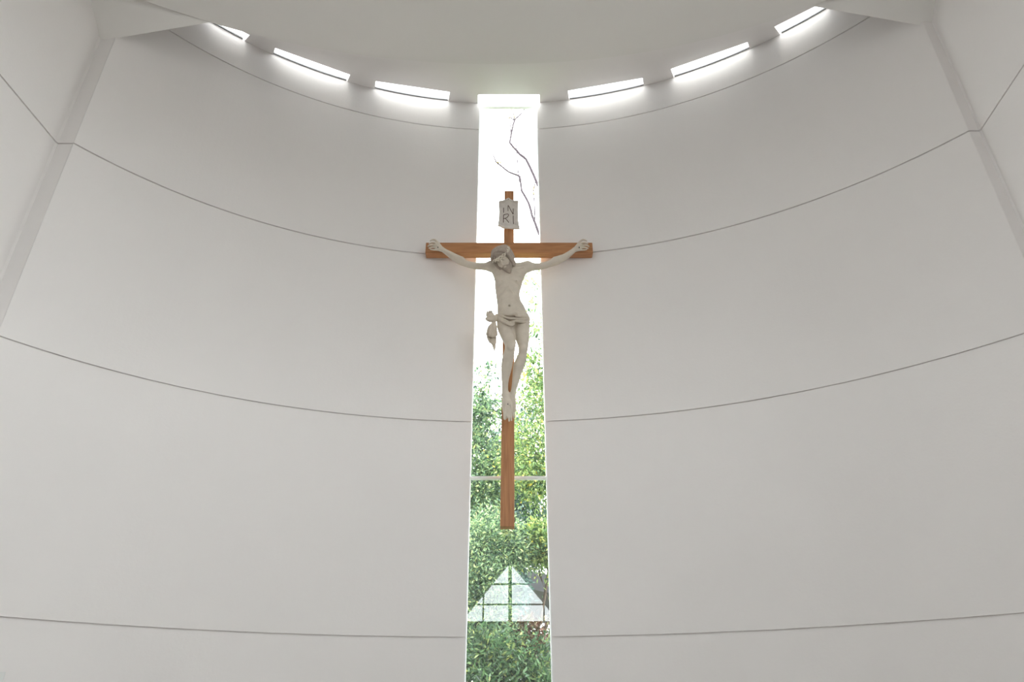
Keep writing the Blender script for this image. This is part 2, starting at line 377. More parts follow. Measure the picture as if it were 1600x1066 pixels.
# ------------------------------------------------------------------ signed-distance sculpting
class Field:
    """a voxel field filled by smooth unions of rounded cones and ellipsoids"""
    def __init__(s, lo, hi, h):
        s.lo = np.array(lo, float); s.h = h; s.n = np.ceil((np.array(hi)-s.lo)/h).astype(int)+1
        s.d = np.full(s.n, .12, np.float32)
    def region(s, lo, hi):
        a = np.clip(np.floor((np.array(lo)-s.lo)/s.h).astype(int), 0, s.n-1); b = np.clip(np.ceil((np.array(hi)-s.lo)/s.h).astype(int)+1, 1, s.n)
        g = [np.arange(a[i], b[i])*s.h+s.lo[i] for i in range(3)]
        return (slice(a[0], b[0]), slice(a[1], b[1]), slice(a[2], b[2])), g[0][:, None, None], g[1][None, :, None], g[2][None, None, :]
    def _put(s, sl_, e, k, cut):
        d = s.d[sl_]; e = e.astype(np.float32)
        if cut:
            e = -e; hh = np.clip(.5-.5*(d-e)/k, 0, 1); s.d[sl_] = d*(1-hh)+e*hh+k*hh*(1-hh)
        else:
            hh = np.clip(.5+.5*(d-e)/k, 0, 1); s.d[sl_] = d*(1-hh)+e*hh-k*hh*(1-hh)
    def cone(s, a, b, ra, rb, k=.02, sy=1.0, cut=False):
        a = np.array(a, float); b = np.array(b, float); R = max(ra, rb)+k*1.3+.012
        sl_, X, Y, Z = s.region(np.minimum(a, b)-R, np.maximum(a, b)+R)
        ab = b-a; L2 = ab @ ab+1e-12
        t = np.clip(((X-a[0])*ab[0]+(Y-a[1])*ab[1]+(Z-a[2])*ab[2])/L2, 0, 1)
        dx = X-a[0]-t*ab[0]; dy = (Y-a[1]-t*ab[1])/sy; dz = Z-a[2]-t*ab[2]
        e = (np.sqrt(dx*dx+dy*dy+dz*dz)-(ra+(rb-ra)*t))*(1 if sy >= 1 else (sy+1)/2)
        s._put(sl_, e, k, cut)
    def chain(s, pts, rad, k=.02, sy=1.0, cut=False):
        P = np.array([np.append(p, r) for p, r in zip(pts, rad)], float); n = len(P)
        if n > 2:                                  # smooth curve through the joints
            E_ = np.vstack([2*P[0]-P[1], P, 2*P[-1]-P[-2]]); Q = []
            for i in range(1, n):
                a, b, c, d = E_[i-1:i+3]; ns = max(2, int(np.linalg.norm(c[:3]-b[:3])/.018))
                for t in np.arange(ns)/ns: Q.append(.5*(2*b+(c-a)*t+(2*a-5*b+4*c-d)*t*t+(3*b-a-3*c+d)*t**3))
            Q.append(P[-1]); P = np.array(Q); P[:, 3] = np.maximum(P[:, 3], .001)
        M_ = P[:, 3].max()+k*1.3+.012; whole, _, _, _ = s.region(P[:, :3].min(0)-M_, P[:, :3].max(0)+M_)
        tmp = np.full(s.d[whole].shape, .2, np.float32); off = [w_.start for w_ in whole]
        for i in range(len(P)-1):
            a = P[i, :3]; b = P[i+1, :3]; ra, rb = P[i, 3], P[i+1, 3]; m_ = max(ra, rb)+k*1.3+.012
            sl_, X, Y, Z = s.region(np.minimum(a, b)-m_, np.maximum(a, b)+m_)
            ab = b-a; L2 = ab @ ab+1e-12
            t = np.clip(((X-a[0])*ab[0]+(Y-a[1])*ab[1]+(Z-a[2])*ab[2])/L2, 0, 1)
            dx = X-a[0]-t*ab[0]; dy = (Y-a[1]-t*ab[1])/sy; dz = Z-a[2]-t*ab[2]
            e = (np.sqrt(dx*dx+dy*dy+dz*dz)-(ra+(rb-ra)*t))*(1 if sy >= 1 else (sy+1)/2)
            loc = tuple(slice(q.start-o_, q.stop-o_) for q, o_ in zip(sl_, off))
            tmp[loc] = np.minimum(tmp[loc], e)
        s._put(whole, tmp, k, cut)
    def ell(s, c, r, M=None, k=.02, cut=False):
        c = np.array(c, float); r = np.array(r, float); R = r.max()+k*1.3+.012
        sl_, X, Y, Z = s.region(c-R, c+R); X = X-c[0]; Y = Y-c[1]; Z = Z-c[2]
        if M is None: u, v, q = X/r[0], Y/r[1], Z/r[2]
        else: u = (X*M[0][0]+Y*M[0][1]+Z*M[0][2])/r[0]; v = (X*M[1][0]+Y*M[1][1]+Z*M[1][2])/r[1]; q = (X*M[2][0]+Y*M[2][1]+Z*M[2][2])/r[2]
        k0 = np.sqrt(u*u+v*v+q*q); k1 = np.sqrt((u/r[0])**2+(v/r[1])**2+(q/r[2])**2)+1e-9
        s._put(sl_, k0*(k0-1)/k1, k, cut)
    def mesh(s, smooth=1):
        d = s.d; ins = d < 0; n = d.shape
        c = np.zeros((n[0]-1, n[1]-1, n[2]-1), np.int8)
        for i in (0, 1):
            for j in (0, 1):
                for k in (0, 1): c += ins[i:n[0]-1+i, j:n[1]-1+j, k:n[2]-1+k]
        act = np.argwhere((c > 0) & (c < 8)); idx = np.full(c.shape, -1, np.int32); idx[tuple(act.T)] = np.arange(len(act))
        acc = np.zeros((len(act), 3)); cnt = np.zeros(len(act))
        cor = [(i, j, k) for i in (0, 1) for j in (0, 1) for k in (0, 1)]
        for p in cor:
            for q in cor:
                if sum(q) > sum(p) and sum(abs(q[t]-p[t]) for t in range(3)) == 1:
                    A = act+p; B = act+q; va = d[tuple(A.T)]; vb = d[tuple(B.T)]; m_ = (va < 0) != (vb < 0)
                    t = np.where(m_, va/np.where(m_, va-vb, 1), 0)[:, None]
                    acc += np.where(m_[:, None], np.array(p)+t*(np.array(q)-np.array(p)), 0); cnt += m_
        V = act+acc/cnt[:, None]
        F = []
        for ax in range(3):
            o1, o2 = [(1, 2), (2, 0), (0, 1)][ax]
            sa = [slice(None)]*3; sb = [slice(None)]*3; sa[ax] = slice(0, -1); sb[ax] = slice(1, None)
            ia = ins[tuple(sa)]; ib = ins[tuple(sb)]
            e = np.argwhere(ia != ib); e = e[(e[:, o1] > 0) & (e[:, o2] > 0) & (e[:, o1] < n[o1]-1) & (e[:, o2] < n[o2]-1)]
            u = np.zeros(3, int); u[o1] = 1; v = np.zeros(3, int); v[o2] = 1
            qd = np.stack([idx[tuple((e-u-v).T)], idx[tuple((e-v).T)], idx[tuple(e.T)], idx[tuple((e-u).T)]], 1)
            fl = ib[tuple(e.T)]; qd[fl] = qd[fl][:, ::-1]; F.append(qd)
        F = np.concatenate(F); F = F[(F >= 0).all(1)]
        for _ in range(smooth):
            a2 = np.zeros_like(V); c2 = np.zeros(len(V))
            for i in range(4):
                j = (i+1) % 4
                np.add.at(a2, F[:, i], V[F[:, j]]); np.add.at(a2, F[:, j], V[F[:, i]]); np.add.at(c2, F[:, i], 1); np.add.at(c2, F[:, j], 1)
            V = V*.5+.5*a2/np.maximum(c2, 1)[:, None]
        return V*s.h+s.lo, F
def npobj(name, V, F, mat_, parent):
    me = bpy.data.meshes.new(name); me.vertices.add(len(V)); me.vertices.foreach_set('co', V.astype(np.float32).ravel())
    me.loops.add(F.size); me.loops.foreach_set('vertex_index', F.astype(np.int32).ravel())
    me.polygons.add(len(F)); me.polygons.foreach_set('loop_start', np.arange(len(F), dtype=np.int32)*F.shape[1])
    me.polygons.foreach_set('use_smooth', np.ones(len(F), bool)); me.update(calc_edges=True); me.validate()
    me.materials.append(mat_); o = bpy.data.objects.new(name, me); COL.objects.link(o)
    if parent:
        o.parent = parent; o.matrix_parent_inverse = Matrix.Translation(-parent.location)
    return o

# ------------------------------------------------------------------ cross
YF = 6.81                                     # front face of the timbers
cross = empty('wooden_cross', (0, YF+.05, 3.317))
tag(cross, 'tall warm brown wooden cross hanging in front of the narrow window', 'cross')
m = MB()
zt, zb = 7.476, 3.317
def post_half(z): t = (z-zb)/(zt-zb); return .0690+(.0590-.0690)*t
v = []
for z in (zb, zt):
    hw = post_half(z); cx = -.012+(.010+.012)*(z-zb)/(zt-zb)
    for y in (YF, YF+.115): v += [(cx-hw, y, z), (cx+hw, y, z)]
m.add(v, [(0, 1, 5, 4), (3, 2, 6, 7), (2, 0, 4, 6), (1, 3, 7, 5), (0, 2, 3, 1), (4, 5, 7, 6)])
m.build('post', M_WOODZ, cross, bevel=.005)
m = MB(); m.box((-.976, YF-.012, 6.523), (.995, YF+.10, 6.672))
m.build('crossbeam', M_WOODX, cross, bevel=.006, seg=3)
for sx in (-.9, .92):
    m = MB(); m.box((sx-.03, YF+.10, 6.56), (sx+.03, YF+.145, 6.64)); m.build('wall_bracket', M_NAIL, cross)

# ------------------------------------------------------------------ scroll with letters
scroll = empty('inscribed_scroll', (.005, YF-.01, 6.85))
tag(scroll, 'pale stone scroll lettered I.N.R.I. nailed near the top of the wooden cross', 'sign')
def sc_pt(u, v, off=0.0):                      # u,v in 0..1; v up
    xl = -.122+.012*math.sin(v*3.0)-.006*(1-v); xr = .132-.014*math.sin(v*2.6)+.012*max(0, .25-v)*4*.5
    x = xl+(xr-xl)*u
    top = 7.325-.062*abs(u-.5)**.85*2**.85-.028*math.sin(math.pi*min(1, abs(u-.5)*2))
    bot = 6.875-.030*u-.012*math.sin(u*math.pi)+.018*(1-u)*(1 if u < .15 else .2)
    z = bot+(top-bot)*v
    y = YF-.022-.010*math.sin(u*math.pi)-.02*(abs(u-.5)*2)**3*.6+.004*math.sin(9*u+2*v)-off
    y -= .018*max(0, v-.9)*10*abs(u-.5)*2+.012*max(0, .1-v)*10
    return (x, y, z)
N = 28; V = []; Fc = []
for off in (0.007, -.007):
    for j in range(N+1):
        for i in range(N+1): V.append(sc_pt(i/N, j/N, off))
W_ = N+1; Q = W_*W_
for j in range(N):
    for i in range(N):
        a = j*W_+i; Fc.append((a, a+1, a+W_+1, a+W_)); Fc.append((Q+a, Q+a+W_, Q+a+W_+1, Q+a+1))
for i in range(N):
    Fc.append((i, Q+i, Q+i+1, i+1)); t_ = N*W_+i; Fc.append((t_, t_+1, Q+t_+1, Q+t_))
    l_ = i*W_; Fc.append((l_, l_+W_, Q+l_+W_, Q+l_)); r_ = i*W_+N; Fc.append((r_, Q+r_, Q+r_+W_, r_+W_))
sb_ = obj('sheet', V, Fc, M_PLAQUE, scroll, True)
m = MB()
m.tube([sc_pt(.03, .985, .018), sc_pt(.2, .985, .020), sc_pt(.38, .985, .018), sc_pt(.49, .995, .010)], [.006, .013, .010, .006], 10)
m.build('rolled_edge', M_PLAQUE, scroll, True)
m = MB()
m.tube([sc_pt(.97, .975, .018), sc_pt(.8, .985, .020), sc_pt(.62, .985, .018), sc_pt(.51, .995, .010)], [.013, .014, .010, .006], 10)
m.build('rolled_edge', M_PLAQUE, scroll, True)
m = MB()
m.tube([sc_pt(.02, .02, .010), sc_pt(.3, .015, .012), sc_pt(.6, .01, .010), sc_pt(.98, .01, .006)], [.012, .011, .007, .004], 10)
m.build('rolled_edge', M_PLAQUE, scroll, True)
m = MB()
def stroke(pts, r=.0042): m.tube([sc_pt(a, b, .008) for a, b in pts], r, 6)
def dense(p, q, n=5): return [(p[0]+(q[0]-p[0])*i/n, p[1]+(q[1]-p[1])*i/n) for i in range(n+1)]
stroke(dense((.24, .77), (.24, .59)))
stroke(dense((.345, .585), (.352, .585), 1), .005)
stroke(dense((.47, .585), (.475, .77))); stroke(dense((.475, .77), (.74, .555))); stroke(dense((.74, .555), (.745, .76)))
stroke(dense((.82, .57), (.827, .57), 1), .005)
stroke(dense((.24, .22), (.235, .50)))
stroke([(.235, .50), (.36, .505), (.47, .485), (.50, .44), (.46, .39), (.36, .365), (.235, .36)])
stroke(dense((.33, .365), (.51, .20)))
stroke(dense((.60, .205), (.607, .205), 1), .005)
stroke(dense((.735, .20), (.74, .50)))
stroke(dense((.83, .20), (.837, .20), 1), .005)
m.build('lettering', M_LETTER, scroll, True)
m = MB(); m.tube([(.006, YF, 7.312), (.006, YF-.045, 7.312)], [.006, .011], 8); m.build('nail', M_WOODZ, scroll, True)

# ------------------------------------------------------------------ carved figure
fig = empty('carved_figure', (.0, 6.72, 4.28))
tag(fig, 'pale stone carving of a thin man in a loincloth, arms outstretched on the wooden cross', 'statue')
def q_(px, py, Y, rp):
    P = at(px, py, Y); return P, rp/ppm(P)
B = Field((-.95, 6.36, 4.22), (.98, 6.86, 6.75), .005)
def C_(lst, k=.02, sy=1.0, cut=False, F_=None):
    pr = [q_(*l) for l in lst]; (F_ or B).chain([p for p, r in pr], [r for p, r in pr], k, sy, cut)
def E_(px, py, Y, r, k=.02, cut=False, F_=None): (F_ or B).ell(at(px, py, Y), r, None, k, cut)
# trunk
C_([(795, 432, 6.665, 18.5), (793.5, 446, 6.66, 20), (793.5, 460, 6.675, 18.6), (795.5, 474, 6.68, 18.8), (800, 490, 6.685, 22.5), (802, 500, 6.69, 23.5)], .03, .70)
C_([(784, 428, 6.645, 7.5), (768, 417, 6.67, 7)], .035); C_([(807, 430, 6.645, 7.5), (824, 417, 6.67, 7)], .035)
C_([(781, 448, 6.68, 5), (774, 428, 6.69, 4)], .03); C_([(809, 448, 6.68, 5), (817, 428, 6.69, 4)], .03)      # lats
C_([(795, 424, 6.665, 11), (797, 412, 6.65, 8), (790, 403, 6.60, 8)], .04)                                      # neck
C_([(792, 418, 6.66, 6), (768, 413, 6.675, 5)], .03); C_([(800, 418, 6.66, 6), (824, 413.5, 6.675, 5)], .03)   # trapezius / clavicle
C_([(793, 421, 6.585, 1.4), (776, 417, 6.60, 1.4)], .02); C_([(800, 421, 6.585, 1.4), (817, 417, 6.60, 1.4)], .02)
E_(784, 436, 6.585, (.075, .032, .055), .035); E_(806, 436, 6.585, (.075, .032, .055), .035)                    # pectorals
sl_, X_, Y_, Z_ = B.region((-.20, 6.40, 5.60), (.20, 6.66, 6.10))                                                 # ribs as gentle ridges
_m = np.clip((Z_-5.70)/.08, 0, 1)*np.clip((6.04-Z_)/.08, 0, 1)*np.clip(np.abs(X_-.0)/.05, 0, 1)*np.clip((6.66-Y_)/.05, 0, 1)*np.clip((.19-np.abs(X_))/.03, 0, 1)
B.d[sl_] += (.0028*np.sin((Z_+.55*np.abs(X_))*2*math.pi/.052)*_m).astype(np.float32)
C_([(794, 449, 6.572, .8), (786, 460, 6.590, .9), (778.5, 468, 6.62, .9)], .03); C_([(796, 449, 6.572, .8), (804, 460, 6.590, .9), (811, 467, 6.62, .9)], .03)
E_(789, 470, 6.600, (.035, .022, .075), .03); E_(800, 470, 6.600, (.035, .022, .075), .03)                      # abdomen
E_(796, 485, 6.595, (.085, .035, .075), .04)
C_([(793.5, 438, 6.546, 1.1), (794, 450, 6.550, 1.2), (794.8, 466, 6.570, 1.2)], .012, 1, True)
C_([(796, 478, 6.548, 1.5), (796, 478, 6.58, 1.2)], .008, 1, True)
C_([(774.4, 450.5, 6.585, 2.0), (777.0, 452.5, 6.575, 1.3)], .005, 1, True)
E_(784.5, 438.5, 6.553, (.008, .007, .008), .008); E_(807.5, 438.5, 6.553, (.008, .007, .008), .008)
# arms
C_([(768, 417, 6.675, 7.6), (757, 416.5, 6.69, 6.0), (744, 415.8, 6.71, 5.4), (731, 413, 6.735, 5.0), (719, 407.5, 6.745, 6.1), (706, 399.5, 6.755, 5.3), (697, 393.8, 6.765, 4.0), (690.5, 389.5, 6.77, 3.6)], .025)
C_([(722, 404.5, 6.74, 3.2), (712, 401, 6.745, 2.6)], .02)
C_([(824, 417.5, 6.675, 7.6), (835, 417, 6.69, 6.2), (846, 416, 6.71, 5.4), (858, 412.6, 6.735, 5.2), (869, 408.3, 6.745, 6.1), (882, 402, 6.755, 5.3), (892, 395, 6.765, 4.2), (897.5, 390.5, 6.77, 3.7)], .025)
C_([(866, 404.8, 6.74, 3.2), (876, 402, 6.745, 2.6)], .02)
E_(768, 416, 6.67, (.062, .058, .058), .03); E_(824, 416.5, 6.67, (.062, .058, .058), .03)                      # deltoids
# hands: palm, thumb, four fingers
for fl in (0, 1):
    T = (lambda x: x) if fl == 0 else (lambda x: 1589.0-x)
    dy = 0 if fl == 0 else .3
    H = lambda l, k=.008: C_([(T(x), y+dy, Y, r) for x, y, Y, r in l], k)
    H([(690, 389, 6.77, 3.5), (685.5, 385.5, 6.765, 3.7), (682, 383, 6.762, 3.1)], .014)
    H([(688, 390, 6.768, 3.0), (682.5, 389, 6.762, 2.6)], .012)
    H([(688, 385.5, 6.765, 2.8), (684, 379.5, 6.755, 2.1), (680.5, 375.4, 6.745, 1.6), (676.5, 374.6, 6.735, 1.5), (672.3, 376.3, 6.73, 1.1)])
    H([(682.5, 381.5, 6.762, 1.9), (678.5, 379.2, 6.735, 1.6), (674, 379.4, 6.715, 1.45), (670.5, 380.8, 6.715, 1.1)])
    H([(681.5, 384.2, 6.762, 1.9), (676.8, 382.9, 6.732, 1.6), (672, 383.3, 6.712, 1.45), (668.8, 384.9, 6.715, 1.1)])
    H([(681.8, 387.2, 6.762, 1.8), (677, 386.4, 6.735, 1.5), (673, 386.9, 6.718, 1.35), (670.3, 388.0, 6.72, 1.05)])
    H([(683, 390.3, 6.764, 1.7), (679, 390.4, 6.745, 1.35), (675.5, 390.2, 6.73, 1.2), (672.6, 389.9, 6.727, 1.0)])
# legs
C_([(790, 500, 6.69, 14), (790, 511, 6.655, 13.2), (793.5, 525, 6.60, 11.0), (797.0, 535, 6.555, 9.4), (797.0, 543, 6.53, 8.0), (795.8, 551, 6.55, 8.2), (793, 563, 6.61, 8.7), (791, 577, 6.66, 8.2), (789.4, 592, 6.70, 5.9), (789.2, 606, 6.725, 4.7), (790, 617, 6.735, 5.0)], .022)
C_([(815, 500, 6.69, 13), (815, 511, 6.665, 12.6), (816, 527, 6.63, 10.9), (817.5, 540, 6.60, 8.2), (817.2, 549, 6.585, 6.8), (815.2, 558, 6.60, 7.2), (811.3, 570, 6.65, 8.6), (808.2, 582, 6.69, 7.2), (805.4, 597, 6.72, 5.4), (802.8, 609, 6.74, 4.3), (800.5, 618, 6.755, 4.7)], .022)
E_(798.5, 541, 6.475, (.036, .022, .042), .03); E_(817, 545, 6.54, (.032, .02, .042), .035)                     # kneecaps
C_([(800, 513, 6.57, 1.2), (803.8, 530, 6.55, 1.6)], .02, 1, True)
E_(785.6, 618, 6.735, (.014, .018, .018), .012); E_(795, 616, 6.72, (.014, .014, .018), .012)
# back foot then front foot
C_([(800, 618, 6.765, 4.8), (801.5, 630, 6.755, 5.0), (802.0, 641, 6.755, 4.2)], .015)
C_([(801, 640, 6.758, 2.4), (803.6, 651.5, 6.752, 2.0)], .008)
C_([(790, 616, 6.74, 5.4), (791.5, 624, 6.715, 6.6), (793, 632, 6.690, 7.2)], .02)
C_([(793, 632, 6.690, 7.2), (795, 643.5, 6.685, 6.4)], .02, .75)
C_([(787.5, 630, 6.70, 3.5), (789.2, 643, 6.69, 3.6)], .016)
for a, b, c in (((788.9, 644, 2.6), (788.2, 650, 2.2), (788.9, 654.2, 2.3)), ((792.4, 647, 1.8), (792.2, 650.5, 1.5), (792.5, 653.0, 1.35)), ((795.4, 649, 1.8), (795.4, 653.5, 1.6), (795.6, 657.6, 1.6)),
                ((798.6, 648.5, 1.7), (799.0, 652.5, 1.5), (799.2, 656.8, 1.5)), ((801.4, 646, 1.6), (802.2, 649.5, 1.4), (802.6, 652.6, 1.35))):
    C_([(a[0]*.55+793.5*.45, a[1]-13, 6.648, .9), (a[0], a[1], 6.658, a[2]*.8)], .008)
    C_([(a[0], a[1], 6.668, a[2]), (b[0], b[1], 6.640, b[2]), (c[0], c[1], 6.662, c[2])], .003)
# head: local frame x = its left/right as seen, y = outward through the face, z = crown
HS = 1.12
up_h = -.60*AR+.78*AU-.30*AF; up_h /= np.linalg.norm(up_h)
fw_h = -.90*AF-.30*AR-.16*AU; fw_h -= (fw_h @ up_h)*up_h; fw_h /= np.linalg.norm(fw_h)
rt_h = np.cross(up_h, fw_h)*1.0
if rt_h @ AR < 0: rt_h = -rt_h
MH = [rt_h, fw_h, up_h]
O_h = at(784.3, 405.0, 6.50)
def hp(x, y, z): return O_h+HS*(x*rt_h+y*fw_h+z*up_h)
def HE(x, y, z, r, k=.015, cut=False, F_=None): (F_ or B).ell(hp(x, y, z), np.array(r)*HS, MH, k, cut)
def HC(pts, k=.01, cut=False, F_=None): (F_ or B).chain([hp(*p[:3]) for p in pts], [p[3]*HS for p in pts], k, 1.0, cut)
HE(0, -.045, .035, (.074, .095, .085), .02)
HE(0, .0, -.035, (.060, .062, .085), .03)
HE(0, .028, -.095, (.036, .035, .034), .03)
HC([(-.048, -.03, -.04, .02), (-.03, .02, -.095, .018)], .03); HC([(.048, -.03, -.04, .02), (.03, .02, -.095, .018)], .03)
HC([(-.040, .046, .022, .008), (-.012, .060, .020, .008)], .012); HC([(.040, .046, .022, .008), (.012, .060, .020, .008)], .012)
HE(-.028, .060, .004, (.021, .021, .017), .005, True); HE(.028, .060, .004, (.021, .021, .017), .005, True)
HE(-.028, .044, .003, (.015, .013, .011), .003); HE(.028, .044, .003, (.015, .013, .011), .003)
HC([(-.041, .051, -.001, .0025), (-.028, .058, -.004, .003), (-.016, .053, -.002, .0025)], .003); HC([(.041, .051, -.001, .0025), (.028, .058, -.004, .003), (.016, .053, -.002, .0025)], .003)
HC([(0, .058, .012, .007), (0, .072, -.012, .0085), (0, .084, -.034, .009)], .006)
HE(-.011, .072, -.038, (.008, .009, .007), .005); HE(.011, .072, -.038, (.008, .009, .007), .005)
HE(-.038, .030, -.030, (.022, .022, .020), .02); HE(.038, .030, -.030, (.022, .022, .020), .02)
HC([(-.020, .050, -.062, .005), (0, .064, -.058, .0062), (.020, .050, -.062, .005)], .006)
HC([(-.016, .052, -.073, .005), (0, .063, -.075, .0065), (.016, .052, -.073, .005)], .006)
HC([(-.022, .057, -.0675, .0035), (0, .072, -.067, .004), (.022, .057, -.0675, .0035)], .003, True)
V, Fq = B.mesh(1)
npobj('body', V, Fq, M_STONE, fig)
# hair
Hf = Field(O_h-.26, O_h+.26, .004)
def hair_lock(pts, r, k=.006): HC([(*p, r_) for p, r_ in zip(pts, r)], k, False, Hf)
HE(0, -.052, .042, (.079, .096, .082), .01, False, Hf)
HE(0, .045, -.058, (.060, .090, .078), .010, True, Hf)
HE(0, -.002, .070, (.060, .056, .050), .008, False, Hf)
for sx in (-1, 1):
    for i in range(9):                          # locks combed from a central parting down to the side
        y0 = .038-.020*i; w_ = .004*math.sin(i*2.3)
        hair_lock([(sx*.004, y0, .126-.0035*abs(i-3)**1.35), (sx*.042, y0+.004+w_, .112-.003*abs(i-3)**1.3), (sx*.076, y0-.004-w_, .066), (sx*.086, y0-.010+w_, .015), (sx*.080, y0-.02, -.035), (sx*.074, y0-.022-w_, -.085)],
                  [.007, .0115, .0115, .011, .011, .006], .0015)
    for i in range(5):                          # fringe along the temple falling beside the face
        hair_lock([(sx*(.012+.012*i), .056-.006*i, .078-.006*i), (sx*(.052+.004*i), .036-.006*i, .050), (sx*(.069+.002*i), .016-.008*i, .0), (sx*(.067+.003*i), .012-.010*i, -.05), (sx*(.060+.004*i), .002-.012*i, -.105), (sx*(.066), -.012-.008*i, -.135)],
                  [.006, .0095, .0095, .010, .009, .003], .0015)
V, Fq = Hf.mesh(1); npobj('hair', V, Fq, M_HAIR, fig)
Bf = Field(O_h-.24, O_h+.24, .004)
for i in range(15):
    t = -1+2*i/14; a_ = abs(t); x = .060*t; yf = .058-.052*a_**1.7; w_ = .003*(-1)**i
    HC([(x*1.08, yf-.012, -.060+.030*a_**2, .008), (x*.98+w_, yf+.004, -.090+.024*t*t, .0115), (x*.72-w_, yf*.85+.014, -.120+.022*t*t, .0105), (x*.48+w_, yf*.7+.020, -.142+.03*t*t, .0075), (x*.35, yf*.6+.020, -.155+.03*t*t, .003)], .002, False, Bf)
HE(0, .026, -.105, (.040, .036, .030), .008, False, Bf)
HC([(-.016, .070, -.073, .003), (.016, .070, -.073, .003)], .004, True, Bf)
for sx in (-1, 1): HC([(sx*.002, .074, -.0530, .0035), (sx*.014, .068, -.0565, .0045), (sx*.026, .056, -.064, .0045), (sx*.034, .044, -.078, .004)], .003, False, Bf)
V, Fq = Bf.mesh(1); npobj('beard', V, Fq, M_HAIR, fig)
# crown of thorns: three strands twisted into a ring
m = MB()
def ringp(a, off_r=0, off_z=0): return hp((.099+off_r)*math.sin(a), -.045+(.122+off_r)*math.cos(a), .040+off_z-.004*math.cos(a))
for s_ in range(2):
    pts = []
    for i in range(97):
        a = 2*math.pi*i/96; ph = 8*a+s_*math.pi; pts.append(ringp(a, .008*math.cos(ph), .0135*math.sin(ph)))
    m.tube(pts, .0056, 7)
for i in range(26):
    a = 2*math.pi*i/26+.1; p0 = ringp(a, .008, 0); d = (p0-hp(0, -.045, .052)); d /= np.linalg.norm(d); d = d+up_h*(.9 if i % 2 else -.5)+.3*rt_h*math.sin(i*3.1); d /= np.linalg.norm(d)
    m.tube([p0, p0+d*.014, p0+d*.022], [.0035, .0022, .0004], 5)
m.build('crown_of_thorns', M_THORN, fig, True)

# loincloth
Lf = Field((-.34, 6.40, 5.05), (.30, 6.86, 5.85), .004)
LC = lambda l, k=.006, sy=1.0, cut=False: C_(l, k, sy, cut, Lf)
def wrap(pl, k=.0025): LC(pl, k)
wrap([(777, 495, 6.66, 3.2), (800, 497, 6.80, 4), (825, 498, 6.68, 3.2)], .02)                                   # back of the band
wrap([(775.5, 493, 6.66, 2.6), (778, 492.5, 6.60, 2.5), (788, 491.8, 6.555, 2.1), (797, 492.2, 6.54, 1.9), (802, 491.5, 6.533, 1.8)])
wrap([(802, 491, 6.53, 2.0), (806, 490, 6.53, 2.1), (808.5, 492, 6.533, 1.7), (805, 493.8, 6.533, 1.2)])
wrap([(806, 494.5, 6.54, 1.9), (815, 494.6, 6.555, 2.3), (820, 496, 6.60, 2.6), (825.4, 497.5, 6.67, 2.8)])
wrap([(779, 493, 6.58, 2.4), (788, 495.5, 6.545, 2.2), (797, 497.8, 6.53, 2.0), (810, 498.8, 6.54, 2.2), (819, 499.5, 6.59, 2.5), (825.8, 500, 6.66, 2.7)])
wrap([(776, 495, 6.62, 2.6), (784, 498.5, 6.552, 2.3), (792, 502.5, 6.53, 2.2), (799.5, 506.4, 6.52, 2.2), (802.5, 504.8, 6.515, 2.2)])
wrap([(777, 497, 6.61, 2.6), (785, 502, 6.55, 2.4), (793, 506.3, 6.53, 2.2), (800, 509, 6.525, 1.9), (803, 507, 6.52, 2.0)])
wrap([(798, 503.5, 6.52, 1.9), (806, 502.0, 6.525, 2.1), (816, 503.2, 6.56, 2.3), (821, 504.0, 6.61, 2.4), (826, 504.5, 6.67, 2.4)])
for (x, y, Y, a, b) in ((785, 497, 6.598, .05, .03), (796, 500, 6.588, .05, .028), (809, 499, 6.60, .06, .028), (817, 500, 6.64, .045, .03)):
    E_(x, y, Y, (a, .035, b), .01, False, Lf)
# knot and bow
E_(774, 498, 6.60, (.032, .035, .036), .008, False, Lf)
wrap([(773.5, 497, 6.59, 2.8), (768, 494.5, 6.585, 4.0), (763, 492.5, 6.58, 3.6), (761.5, 487.5, 6.58, 1.6), (760.5, 485.8, 6.58, .7)], .005)
wrap([(771, 494, 6.59, 2.6), (767.5, 489, 6.58, 2.6), (768.2, 485.5, 6.575, 1.0)], .004)
wrap([(766, 492, 6.60, 2.6), (764.8, 487, 6.595, 1.7), (764.6, 486, 6.59, .9)], .003)
wrap([(773, 500, 6.59, 2.8), (766, 500.2, 6.58, 3.7), (761.5, 498.6, 6.585, 3.1), (759.3, 497.5, 6.59, 1.6)], .005)
wrap([(772, 496.8, 6.575, 1.0), (765, 495.6, 6.56, 1.2), (760.5, 494.2, 6.565, 1.0)], .003)
# hanging cloth: fanned folds ending in three tiers
for x1, y1, x2, y2, Y, r1, r2 in ((764.5, 512, 762.0, 522.5, 6.605, 2.6, 2.4), (767.2, 511, 765.5, 524.5, 6.585, 2.2, 2.5), (770.4, 511, 769.5, 525.2, 6.578, 2.3, 2.6), (773.2, 512, 773.2, 525, 6.585, 2.1, 2.3), (775.2, 513, 776.0, 524, 6.605, 1.7, 1.6)):
    wrap([(773, 502, 6.60, 1.9), (x1, y1, Y, r1), (x2, y2, Y, r2)], .0015)
wrap([(772.8, 503, 6.595, 1.3), (767, 508, 6.572, 1.4), (762, 516, 6.580, 1.3), (760.2, 523, 6.59, 1.2)], .002)
E_(769, 516, 6.625, (.045, .02, .06), .004, False, Lf)
for x1, x2, y2, r in ((763.5, 765.8, 533.5, 1.9), (767.0, 768.3, 536.0, 2.1), (770.6, 770.8, 537.0, 2.1), (774.0, 773.6, 536.0, 1.8)):
    wrap([(x1, 523, 6.63, r+.3), (x2, y2, 6.622, r+.2)], .0015)
wrap([(761.5, 523, 6.61, 1.5), (762.6, 529.5, 6.60, 1.7), (765.8, 536.0, 6.605, 1.0)], .002)
